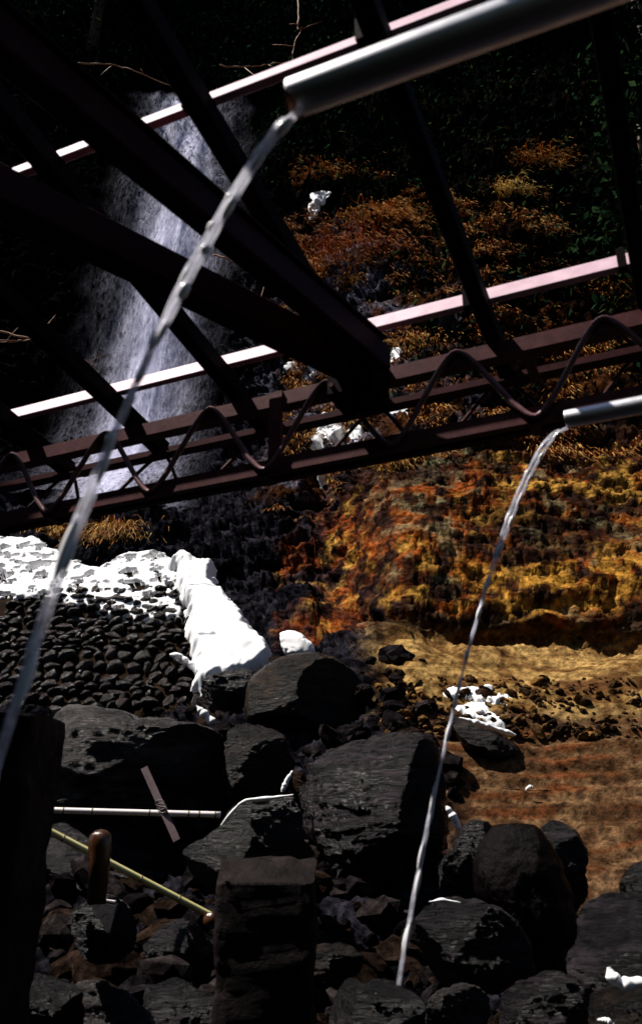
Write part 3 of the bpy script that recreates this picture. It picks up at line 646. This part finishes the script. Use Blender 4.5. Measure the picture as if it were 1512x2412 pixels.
for i in range(9):
    v, f = ico(3); rg = np.random.default_rng(100 + i)
    w_ = np.sign(v) * np.abs(v) ** .8
    w_ = w_ * (1 + .20 * fbm(v[:, 0] * 1.3 + i * 7, v[:, 1] * 1.3, v[:, 2] * 1.3, 3)[:, None])
    for _ in range(3):
        n = rg.normal(size=3); n /= np.linalg.norm(n); dd = w_ @ n; w_ = w_ - np.where(dd > .75, (dd - .75) * .8, 0)[:, None] * n
    stone_me.append(mesh_np('stone', w_, f, True)); stone_me[-1].materials.append(M['wallstone'])
rw = random.Random(5); h = .13; rows = []; nst = 0
while h < WH - .04 and nst < 297:
    rh = rw.choice((.10, .12, .14, .17, .20)); u = -.04 + rw.uniform(-.05, .03)
    while u < 4.2 and nst < 297:
        ww = rw.uniform(.14, .38) * (1.25 if u < .2 else 1)
        if h > wtop(u + ww / 2) - .05: u += ww; continue
        P = wp(u + ww / 2, h + rh / 2 + rw.uniform(-.03, .03) + .06 * math.sin(u * 2.1 + h * 3), rw.uniform(-.05, .05))
        o = bpy.data.objects.new('stone', rw.choice(stone_me)); COL.objects.link(o); o.parent = wall
        o.location = local(wall, P); o.scale = (ww * rw.uniform(.34, .54), rw.uniform(.07, .13), rh * rw.uniform(.40, .66))
        o.rotation_euler = (rw.uniform(-.3, .3), rw.uniform(-.35, .35), math.atan2(WU[1], WU[0]) + rw.uniform(-.15, .15)); nst += 1
        u += ww * rw.uniform(.96, 1.08)
    h += rh * .93

# ================================================================== snow
def inpoly(P, poly):
    x, y = P[:, 0], P[:, 1]; n = len(poly); c = np.zeros(len(P), bool); j = n - 1
    for i in range(n):
        xi, yi = poly[i]; xj, yj = poly[j]
        m = ((yi > y) != (yj > y)) & (x < (xj - xi) * (y - yi) / (yj - yi + 1e-12) + xi); c ^= m; j = i
    return c
def polydist(P, poly):
    d = np.full(len(P), 1e9); poly = np.array(poly, float)
    for i in range(len(poly)):
        a, b = poly[i - 1], poly[i]; ab = b - a
        t = np.clip(((P - a) @ ab) / (ab @ ab + 1e-9), 0, 1); d = np.minimum(d, np.linalg.norm(P - a - t[:, None] * ab, axis=1))
    return d
def snow_sheet(poly2, to3, nrm, step, thick, edge, label, holes=0.0, hs=2.0, seed=0, name='snow', sink=.13, mat='snow', lump=.25, erode=.35):
    """poly2 in surface metres; to3 maps (a,b) to a point on the carrying surface; nrm = outward normal"""
    poly2 = np.array(poly2, float); lo, hi = poly2.min(0) - .1, poly2.max(0) + .1
    a = np.arange(lo[0], hi[0], step); b = np.arange(lo[1], hi[1], step)
    A, B = np.meshgrid(a, b); Pq = np.stack([A.ravel(), B.ravel()], 1)
    wv = Pq + erode * edge * np.stack([fbm(Pq[:, 0] * 4, Pq[:, 1] * 4, seed + .3, 3), fbm(Pq[:, 0] * 4, Pq[:, 1] * 4, seed + 8.3, 3)], 1)
    ins = inpoly(wv, poly2); d = polydist(wv, poly2) * np.where(ins, 1, -1)
    t = sstep(-.2 * edge, edge, d)
    if holes: t = t * (1 - holes * sstep(.27, .285, fbm(Pq[:, 0] * hs, Pq[:, 1] * hs * 1.8, seed + 4.4, 4, .6)))
    th = thick * (t ** .6) * (1 + lump * fbm(Pq[:, 0] * 2.5, Pq[:, 1] * 2.5, seed, 3)) - sink * (1 - t)
    base = to3(Pq); W = base + np.asarray(nrm) * th[:, None]
    keep = (t > .12).reshape(A.shape); F = grid_faces(*A.shape)
    kf = keep.ravel()[F].any(axis=1); F = F[kf]
    used = np.unique(F); mp = -np.ones(len(W), int); mp[used] = np.arange(len(used))
    o = link(name, mesh_np(name, W[used], mp[F], True), M[mat])
    return tag(o, label, 'snow', None, 'stuff')
def to_wall(px, py):                # where the view of this picture point meets the wall's face
    d = ray(px, py); n = WN + UPV * BAT; A0 = np.array(WA) - np.array([0, 0, CAMZ])
    k_ = A0 @ n / (d @ n); P = d * k_ + np.array([0, 0, CAMZ]) - np.array(WA)
    return float(P @ WU), float(P[2])
wmap = lambda q: np.array(WA) + q[:, :1] * WU + q[:, 1:2] * UPV - WN * BAT * q[:, 1:2]
wnr = (WN + UPV * BAT) / np.linalg.norm(WN + UPV * BAT)
up_poly = [to_wall(*p) for p in [(-160, 1250), (0, 1258), (90, 1258), (150, 1300), (230, 1330), (300, 1295), (380, 1290), (440, 1330), (438, 1470), (330, 1478), (250, 1460), (180, 1440), (110, 1422), (40, 1418), (-160, 1415)]]
snow_sheet(up_poly, wmap, wnr, .022, .055, .16, 'sunlit snow lying over the top of the river stone wall', 1.0, 3.6, 3, 'wall_snow', lump=.06)
# the deep bank at the wall's end: a lump with its own thickness
bank_o = [(398, 1318), (430, 1300), (458, 1312), (470, 1325), (490, 1320), (512, 1335), (500, 1352), (515, 1382), (540, 1395), (560, 1430), (592, 1470), (636, 1516), (642, 1548), (618, 1568), (550, 1600), (485, 1625), (452, 1612), (450, 1570), (445, 1500), (440, 1440), (425, 1390), (415, 1340)]
def snow_bank(outline, Yd, label, depth, seed, sub=5, rough=.03, lean=0.0, name='snow_bank', mat='snow'):
    o = traced_rock(outline, Yd, label, mat, depth, seed, rough, 0, 0, sub, .55, name, 'snow', None)
    o['kind'] = 'stuff'
    if lean:
        me = o.data; co = np.empty(len(me.vertices) * 3, np.float32); me.vertices.foreach_get('co', co); co = co.reshape(-1, 3)
        co[:, 1] += co[:, 2] * lean; me.vertices.foreach_set('co', co.ravel()); me.update()
    return o
BY, BL = 13.7, .85                  # the bank lies on a slope leaning back BL per metre of height
bz0 = at(520, 1460, BY).z
def bank_pt(px, py):
    d = ray(px, py); k_ = (BY - BL * (bz0 - CAMZ)) / (d[1] - BL * d[2]); return d[0] * k_, d[2] * k_ + CAMZ
bmap = lambda q: np.stack([q[:, 0], BY + BL * (q[:, 1] - bz0), q[:, 1]], 1)
bn = np.array([0, -1, BL]) / math.hypot(1, BL)
snow_sheet([bank_pt(*p) for p in bank_o], bmap, bn, .022, .16, .16, 'deep white snow bank against the end of the stone wall', .0, 1.6, 12, 'snow_bank', sink=.14, lump=.22, erode=.55)
snow_bank([(660, 1490), (690, 1485), (720, 1505), (742, 1535), (730, 1552), (690, 1550), (665, 1515)], 11.5, 'small snow heap on top of the smooth rounded boulder', .6, 34, 5, .05, .4)
def ground_snow(poly, label, thick, holes, seed, step=4, name='snow_patch', mat='snow', off=.0):
    """snow lying on the cliff: draped where this outline falls on the rock"""
    poly = np.array(poly, float); lo, hi = poly.min(0) - 8, poly.max(0) + 8
    A, B = np.meshgrid(np.arange(lo[0], hi[0], step), np.arange(lo[1], hi[1], step)); Pq = np.stack([A.ravel(), B.ravel()], 1)
    wv = Pq + 9 * np.stack([fbm(Pq[:, 0] / 22, Pq[:, 1] / 22, seed + .3, 3), fbm(Pq[:, 0] / 22, Pq[:, 1] / 14, seed + 8.3, 3)], 1)
    d = polydist(wv, poly) * np.where(inpoly(wv, poly), 1, -1); t = sstep(-3, 14, d)
    t = t * (1 - holes * sstep(.15, .4, fbm(Pq[:, 0] / 40, Pq[:, 1] / 18, seed + 4.4, 4, .6)))
    W = np.zeros((len(Pq), 3))
    for i, (px, py) in enumerate(Pq):
        l, n = hit(px, py); n = n if n.y < 0 else -n
        n = (n + Vector((0, -.4, .8))).normalized()
        W[i] = l + n * float(thick * t[i] - .05 * (1 - t[i]) + off)
    F = grid_faces(*A.shape); kf = (t > .04)[F].any(axis=1)
    e = np.max(np.linalg.norm(W[F] - W[np.roll(F, 1, 1)], axis=2), axis=1); F = F[kf & (e < .9)]
    used = np.unique(F); mp = -np.ones(len(W), int); mp[used] = np.arange(len(used))
    if len(F) == 0: return
    o = link(name, mesh_np(name, W[used], mp[F], True), M[mat])
    return tag(o, label, 'snow', None, 'stuff')
ground_snow([(1030, 1630), (1060, 1612), (1130, 1618), (1160, 1612), (1225, 1650), (1225, 1668), (1150, 1660), (1180, 1690), (1215, 1730), (1140, 1712), (1080, 1690), (1060, 1660)], 'streaks of melting snow on the sandy ledge at right', .05, .9, 41, 3)
ground_snow([(738, 1000), (775, 978), (815, 995), (818, 1035), (790, 1075), (765, 1140), (752, 1148), (738, 1076)], 'bright ice hanging behind the lattice girder', .25, .3, 42, 3, 'ice_patch')
ground_snow([(815, 1010), (845, 1000), (860, 1020), (845, 1040), (820, 1038)], 'small white ice patch right of the hanging ice', .10, .2, 43, 3, 'ice_patch')
ground_snow([(668, 850), (735, 848), (755, 880), (725, 900), (675, 880)], 'frosty ice patch above the girder under the beam', .08, .9, 44, 3, 'ice_patch')
ground_snow([(738, 465), (772, 462), (770, 478), (748, 490), (742, 515), (730, 516), (733, 485)], 'small white snow scrap high on the cliff', .15, 0, 45, 3, off=.14)
ground_snow([(680, 605), (700, 598), (705, 620), (690, 630)], 'white snow fleck beside the leaning beam', .15, 0, 46, 3, off=.14)
ground_snow([(900, 850), (945, 830), (940, 845), (905, 862)], 'snow fleck just right of the beam joint', .12, 0, 47, 3, off=.14)
ground_snow([(920, 968), (960, 960), (955, 982), (930, 982)], 'snow fleck seen through the girder', .12, 0, 48, 3, off=.14)
ground_snow([(880, 775), (905, 760), (900, 772)], 'tiny snow fleck above the purlin', .12, 0, 49, 2)

# ================================================================== poles and posts among the rocks
def pole(a, b, Ya, Yb, r, label, name, mat, rings, cat):
    A, B = np.array(at(*a, Ya)), np.array(at(*b, Yb)); t = empty(name, A, label, cat)
    V, F = tube([A + (B - A) * q for q in np.linspace(0, 1, 24)], r, 16); part('culm' if rings == 'b' else 'tube', V, F, mat, t, True)
    L_ = np.linalg.norm(B - A); dv = (B - A) / L_
    qs = np.arange(.16, L_, .27) if rings == 'b' else [.12 * L_, .28 * L_, .60 * L_, .82 * L_, .88 * L_, .97 * L_]
    for q in qs:
        V, F = tube([A + dv * (q - .006), A + dv * q, A + dv * (q + .006)], [r * 1.01, r * 1.10, r * 1.01], 16); part('joint_ring', V, F, M['bamboo_ring'], t, True)
    return t
pole((95, 1946), (530, 2174), 5.6, 6.0, .021, 'slanting yellow bamboo pole at lower left', 'bamboo_pole', M['bamboo'], 'b', 'pole')
pole((100, 1908), (520, 1919), 6.4, 6.5, .021, 'level white pole with dark bands below the grey boulder', 'white_pole', M['whitepipe'], 'w', 'pole')
A, B = np.array(at(340, 1808, 6.35)), np.array(at(417, 1980, 6.25))
t = empty('flat_bar', A, 'thin reddish flat bar wired across the white pole', 'bar')
V, F = extrude(bevel_rect(.050, .008, .001), A, B, (0, -1, .2)); part('bar', V, F, M['strip'], t)
for q in (.50, .545, .59):
    C = A + (B - A) * q; pth = [C + np.array([.034 * math.cos(a), -.012 * math.cos(a) - .012, .020 * math.sin(a)]) for a in np.linspace(0, 6.28, 20)]
    V, F = tube(pth, .0035, 6); part('tie_wire', V, F, M['wire'], t, True)
# upright wooden post with a domed wet top
c = at(238, 1990, 5.3); zb = at(238, 2130, 5.3).z
t = empty('wooden_post', (c.x, c.y, zb), 'short round wet wooden post with shiny domed top', 'post')
zt = at(238, 1953, 5.3).z; rr = .062
path = [(zb, rr * .85), (zt - .16, rr * .93), (zt - .10, rr * 1.06), (zt - .06, rr * 1.06), (zt - .03, rr * .95), (zt - .01, rr * .6), (zt, rr * .05)]
V, F = tube([(c.x + .01 * math.sin(z * 9), c.y, z) for z, _ in path], [r_ for _, r_ in path], 28); part('post', V, F, M['wood'], t, True)
# sawn log end beside the pillar, short white bar, dark crate-like block
c = np.array(at(492, 2168, 5.9)); t = empty('log', c, 'short round log end poking out left of the centre pillar', 'log')
V, F = tube([c, c + np.array([.02, .05, 0]), c + np.array([.3, .5, -.02])], [.040, .048, .048], 20); part('trunk', V, F, M['wood'], t, True)
c = np.array(at(248, 2124, 5.5)); t = empty('white_block', c, 'dark block with a narrow white top edge below the wooden post', 'block')
V, F = extrude(bevel_rect(.10, .012, .002), c + np.array([-.065, 0, .02]), c + np.array([.065, 0, 0])); part('top_strip', V, F, M['whitepipe'], t)
V, F = extrude(bevel_rect(.10, .16, .008), c + np.array([-.065, .0, -.07]), c + np.array([.065, .0, -.09])); part('body', V, F, M['concrete'], t)

# ================================================================== dry grass and leaves
def scatter(mask, n, seed):
    idx = np.flatnonzero(mask.ravel()); rg = np.random.default_rng(seed); p = mask.ravel()[idx].astype(float)
    p = p * np.clip(TY.ravel()[idx] ** 2.2, 0, None); p /= p.sum()
    j = rg.choice(idx, n, p=p); return TV[j], Nn.reshape(-1, 3)[j], rg
def blades(name, pts, L_, wd, cols, rg, hang, label, cat='grass', spread=.6, curve=3):
    n = len(pts); a = rg.uniform(0, 6.283, n); ln = rg.uniform(L_[0], L_[1], n); wv = rg.uniform(.6, 1.2, n) * wd
    out = np.stack([np.cos(a) * spread, -np.abs(np.sin(a)) * spread - .25, np.ones(n) * rg.uniform(.5, 1.1, n)], 1); out /= np.linalg.norm(out, axis=1)[:, None]
    side = np.stack([np.cos(a + 1.4), .3 * np.sin(a), .2 * np.cos(a)], 1) * wv[:, None] * .5
    V = []; C = []
    cc_ = np.array(cols)[rg.integers(0, len(cols), n)] * rg.uniform(.55, 1.3, n)[:, None]
    for k_ in range(curve + 1):
        q = k_ / curve; c = pts + out * (ln * q)[:, None]; c[:, 2] -= hang * ln * q * q
        s_ = side * (1 - .85 * q)
        V += [c - s_, c + s_]; C += [cc_, cc_]
    V = np.stack(V, 1).reshape(-1, 3); C = np.stack(C, 1).reshape(-1, 3)
    st = 2 * (curve + 1); base = np.arange(n)[:, None] * st
    F = np.concatenate([base + np.array([2 * k_, 2 * k_ + 1, 2 * k_ + 3, 2 * k_ + 2])[None] for k_ in range(curve)])
    o = link(name, mesh_np(name, V, F, True, C), M['blade']); return o
def leaves(name, pts, size, cols, rg):
    n = len(pts); a = rg.normal(size=(n, 3)); a /= np.linalg.norm(a, axis=1)[:, None]; b = rg.normal(size=(n, 3)); b -= a * (a * b).sum(1)[:, None]; b /= np.linalg.norm(b, axis=1)[:, None]
    s_ = (size * rg.uniform(.5, 1.4, n))[:, None]; c = pts
    V = np.stack([c - a * s_, c + b * s_ * .4, c + a * s_, c - b * s_ * .4], 1).reshape(-1, 3)
    cc_ = np.array(cols)[rg.integers(0, len(cols), n)] * rg.uniform(.5, 1.3, n)[:, None]; C = np.repeat(cc_, 4, 0)
    return link(name, mesh_np(name, V, np.arange(4 * n).reshape(-1, 4), False, C), M['leaf'])
infr = (np.abs(TX / np.maximum(TY, 1)) < .62)
ng = fbm(TX * .55, TY * .55, TZ * .55, 3); ng2 = fbm(TX * 1.6 + 5, TY * 1.6, TZ * 1.6, 2)
mk = infr & (TX > -1.2 + .5 * ng) & (TZ > 8.7 + .6 * ng2) & (TZ < 21 + 4 * ng) & (TX < 6.5 + 2 * ng) & (ng2 + .7 * ng > .26)
p_, n_, rg = scatter(mk, 17000, 11)
o = blades('dry_grass', p_ + n_ * .02, (.18, .55), .035, [(.30, .10, .022), (.40, .17, .04), (.16, .055, .016), (.50, .30, .09), (.08, .035, .014)], rg, .9, '')
tag(o, 'rust brown dead grass hanging over the upper slope', 'grass', None, 'stuff')
mk = infr & ((TX > 1.6 + 1.5 * ng) & (TZ > 10.5) | (TZ > 22)) & (ng2 < .25)
p_, n_, rg = scatter(mk, 60000, 12)
p_ = p_ + n_ * rg.uniform(0, .55, len(p_))[:, None] + rg.normal(size=p_.shape) * .12
o = leaves('undergrowth', p_, .11, [(.004, .012, .007), (.009, .026, .012), (.003, .007, .006), (.020, .032, .010)], rg)
tag(o, 'dark evergreen undergrowth covering the upper gorge side', 'undergrowth', None, 'stuff')

def rubble(name, mask, n, size, seed, label, cols):
    idx = np.flatnonzero(mask.ravel()); rg = np.random.default_rng(seed); j = rg.choice(idx, n)
    v, f = ico(2); Vs, Fs, Cs = [], [], []
    for i, q in enumerate(j):
        sz = size[0] * (size[1] / size[0]) ** (rg.random() ** 2.2)
        w_ = v * (1 + .25 * rg.normal(size=(len(v), 1)) * .5) * np.array([1, .8, .6]) * sz
        a = rg.uniform(0, 6.28); c_, s_ = math.cos(a), math.sin(a)
        w_ = np.stack([w_[:, 0] * c_ - w_[:, 1] * s_, w_[:, 0] * s_ + w_[:, 1] * c_, w_[:, 2] + .4 * rg.normal() * w_[:, 0]], 1)
        Vs.append(w_ + TV[q] + np.array([0, 0, sz * .15])); Fs.append(f + i * len(v)); Cs.append(np.repeat(np.array([cols[rg.integers(len(cols))]]) * rg.uniform(.5, 1.4), len(v), 0))
    return tag(link(name, mesh_np(name, np.concatenate(Vs), np.concatenate(Fs), False, np.concatenate(Cs)), M['cliff']), label, 'rubble', None, 'stuff')
inf2 = np.abs(TX / np.maximum(TY, 1)) < .55
rubble('rubble', inf2 & (TZ > .3) & (TZ < 4.6) & (TX < 1.3 + .5 * ng) & (TY < 15), 1500, (.03, .26), 21, 'dark loose stones lying between the boulders', [(.012, .010, .011), (.02, .016, .016), (.018, .011, .008)])
rubble('gravel', inf2 & (TZ > 3.1) & (TZ < 4.0) & (TX > .7) & (TX < 6), 700, (.02, .10), 22, 'small stones strewn under the sandy slab', [(.05, .028, .014), (.10, .055, .022), (.025, .015, .01), (.16, .08, .025)])

# ------------------------------------------------------------------ single tufts, twigs, trees
def tuft(px, py, n, L_, cols, label, seed, spread=.6, rad=.25):
    l, nr = hit(px, py); rg = np.random.default_rng(seed)
    p = np.array(l)[None] + rg.normal(size=(n, 3)) * np.array([rad, rad * .4, rad * .45])
    o = blades('grass_tuft', p - np.array(l), L_, .03, cols, rg, .9, '', spread=spread); o.location = l
    return tag(o, label, 'grass', 'tufts of dead grass')
OR = [(.42, .20, .04), (.34, .13, .025), (.50, .32, .08), (.20, .08, .02)]
tuft(275, 1262, 900, (.25, .7), OR, 'golden grass tuft drooping over the snowy wall top', 61, .8, .30)
tuft(130, 1262, 400, (.2, .5), OR, 'smaller olive grass tuft on the wall top at left', 62, .8, .3)
tuft(905, 525, 900, (.4, .9), OR[:2], 'round rusty grass tussock high on the slope above the girder', 63, .8, .5)
tuft(840, 600, 900, (.4, 1.0), [(.34, .10, .02), (.24, .07, .015)], 'broad red brown grass clump right of the leaning beam', 64, .8, .8)
tuft(780, 420, 500, (.3, .8), OR[:2], 'loose orange grass clump on the rock right of the falls', 65, .8, .5)
tuft(1200, 455, 260, (.4, .9), [(.60, .42, .14)], 'bright straw coloured grass clump on the dark slope', 66, .5, .35)
tuft(985, 815, 300, (.2, .5), OR, 'orange grass clump just above the girder right of the joint', 67, .8, .3)
tuft(935, 1095, 300, (.2, .45), OR, 'small orange grass clump just below the girder', 68, .8, .2)
tuft(1270, 380, 400, (.3, .7), OR[:2], 'faint brown grass clump between the two right rafters', 69, .8, .5)
tuft(1440, 690, 300, (.2, .5), OR, 'brown grass clump over the bright purlin at right', 70, .8, .4)
def twig(pts, Yd, r, label, seed, mat='vine'):
    P = np.array([at(x, y, Yd) for x, y in pts]); t_ = np.linspace(0, 1, len(P)); q = np.linspace(0, 1, 40)
    P = np.stack([np.interp(q, t_, P[:, i]) for i in range(3)], 1); P = blur(P, 3)
    P += .03 * np.stack([noise3(q * 9, seed, i * 3.3) for i in range(3)], 1) * Yd / 10
    t = empty('twig', P[0], label, 'twig', 'bare hanging twigs')
    V, F = tube(P, np.linspace(r, r * .4, 40), 6); part('stem', V, F, M[mat], t, True)
    rg = np.random.default_rng(seed)
    for k_ in (12, 24, 31):
        d = np.array([rg.normal() * .3, -.05, rg.normal() * .3]) * Yd / 14; V, F = tube([P[k_], P[k_] + d * .5 + np.array([0, 0, .02]), P[k_] + d], [r * .5, r * .4, r * .2], 5); part('side_shoot', V, F, M[mat], t, True)
twig([(-30, 775), (60, 795), (130, 815), (200, 850), (255, 885)], 14, .022, 'long bare orange twig arching left of the falls', 1)
twig([(500, 600), (545, 612), (600, 645), (650, 690), (690, 725)], 14, .022, 'thin twig between the two heavy beams', 2)
twig([(515, 155), (580, 160), (640, 150), (690, 147)], 16, .025, 'level bare twig above the bright purlin at top', 3)
twig([(702, -20), (705, 40), (700, 70), (715, 62), (690, 110), (688, 150)], 16, .03, 'upright bare twig at the top centre', 4)
twig([(180, 150), (240, 152), (290, 155), (330, 175), (420, 205), (470, 250)], 16, .025, 'bare twig across the crest of the falls', 5)
twig([(130, 790), (60, 800), (-20, 805)], 13, .018, 'short twig at the left edge below the heavy beam', 6)
def conifer(x, y, h, rad, label, seed, n=5200):
    zb = down(x, y) - .3; rg = np.random.default_rng(seed)
    t = empty('evergreen_tree', (x, y, zb), label, 'tree', 'evergreen trees at the gorge rim')
    V, F = tube([(x, y, zb), (x + .1, y, zb + h * .5), (x, y, zb + h)], [h * .022, h * .013, .02], 10); part('trunk', V, F, M['bark'], t, True)
    q = rg.random(n) ** .8; a = rg.integers(0, 46, n) * 2.399 + rg.normal(size=n) * .25; lay = np.round(q * 22) / 22
    r_ = rad * (1.02 - lay) * rg.random(n) ** .55 * (1 + .25 * np.sin(a * 3 + lay * 20))
    P = np.stack([x + np.cos(a) * r_, y + np.sin(a) * r_, zb + h * (.14 + .86 * lay) - .35 * r_ + rg.normal(size=n) * .10], 1)
    o = leaves('crown', P - np.array([x, y, zb]), .16, [(.004, .011, .006), (.008, .022, .009), (.016, .032, .012)], rg); o.parent = t
conifer(8.6, 17.5, 14, 2.6, 'dark evergreen tree at the far top right corner', 1)
conifer(11.5, 22, 16, 3.0, 'taller evergreen tree behind at top right edge', 2)
conifer(6.6, 25.5, 13, 2.6, 'evergreen tree high above the near spout pipe', 3)
conifer(1.5, 27, 11, 2.4, 'evergreen tree at top centre right of the falls', 4)
conifer(-9.5, 25.5, 12, 2.6, 'evergreen tree at top left behind the beam', 5)
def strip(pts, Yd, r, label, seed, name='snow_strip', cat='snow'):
    """a lumpy flattened rope of snow or white rim lying along an edge"""
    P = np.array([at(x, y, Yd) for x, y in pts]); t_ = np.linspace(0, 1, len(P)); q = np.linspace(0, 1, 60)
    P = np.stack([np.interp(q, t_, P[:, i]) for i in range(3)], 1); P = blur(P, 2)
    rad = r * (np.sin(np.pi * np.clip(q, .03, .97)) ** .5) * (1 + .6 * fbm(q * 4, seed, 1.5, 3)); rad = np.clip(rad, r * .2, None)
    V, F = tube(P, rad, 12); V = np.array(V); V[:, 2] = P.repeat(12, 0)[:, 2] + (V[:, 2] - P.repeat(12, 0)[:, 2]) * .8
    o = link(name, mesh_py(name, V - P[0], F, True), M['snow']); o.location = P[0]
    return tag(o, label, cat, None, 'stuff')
strip([(520, 1945), (540, 1920), (565, 1893), (585, 1884), (640, 1880), (693, 1872)], 6.72, .018, 'thin white rim along the ridge of the angular rock', 71, 'white_rim')  # white rim laid along the ridge line
strip([(1050, 1898), (1062, 1915), (1075, 1938), (1086, 1962)], 6.9, .030, 'slim snow streak left of the egg shaped stone', 72)
strip([(1010, 2124), (1040, 2120), (1085, 2126)], 5.32, .010, 'thin white edge on top of the blocky black boulder', 73, 'white_rim')  # white rim laid along the top edge
strip([(1432, 2278), (1440, 2300), (1465, 2318), (1500, 2315), (1530, 2308)], 4.75, .034, 'patch of snow in the bottom right corner', 74)
strip([(1405, 2402), (1425, 2404), (1445, 2412)], 4.7, .016, 'tiny snow fleck at the bottom edge right', 75)
strip([(690, 1815), (676, 1838), (664, 1866)], 8.1, .022, 'trickle of ice between brown rock and largest boulder', 76, 'white_rim')
strip([(1080, 1690), (1120, 1702), (1165, 1716), (1215, 1732)], 9.6, .045, 'snow lip on the undercut brown rock', 77)
strip([(1238, 1862), (1246, 1852), (1256, 1856)], 9.45, .020, 'tiny snow fleck below the undercut rock', 78)
strip([(462, 1662), (480, 1680), (505, 1705), (528, 1722)], 11.3, .055, 'small wedge of snow below the wall corner', 79)
strip([(400, 1542), (425, 1546), (452, 1568), (470, 1600)], 12.9, .06, 'thin strip of snow down the wall corner under the bank', 80)
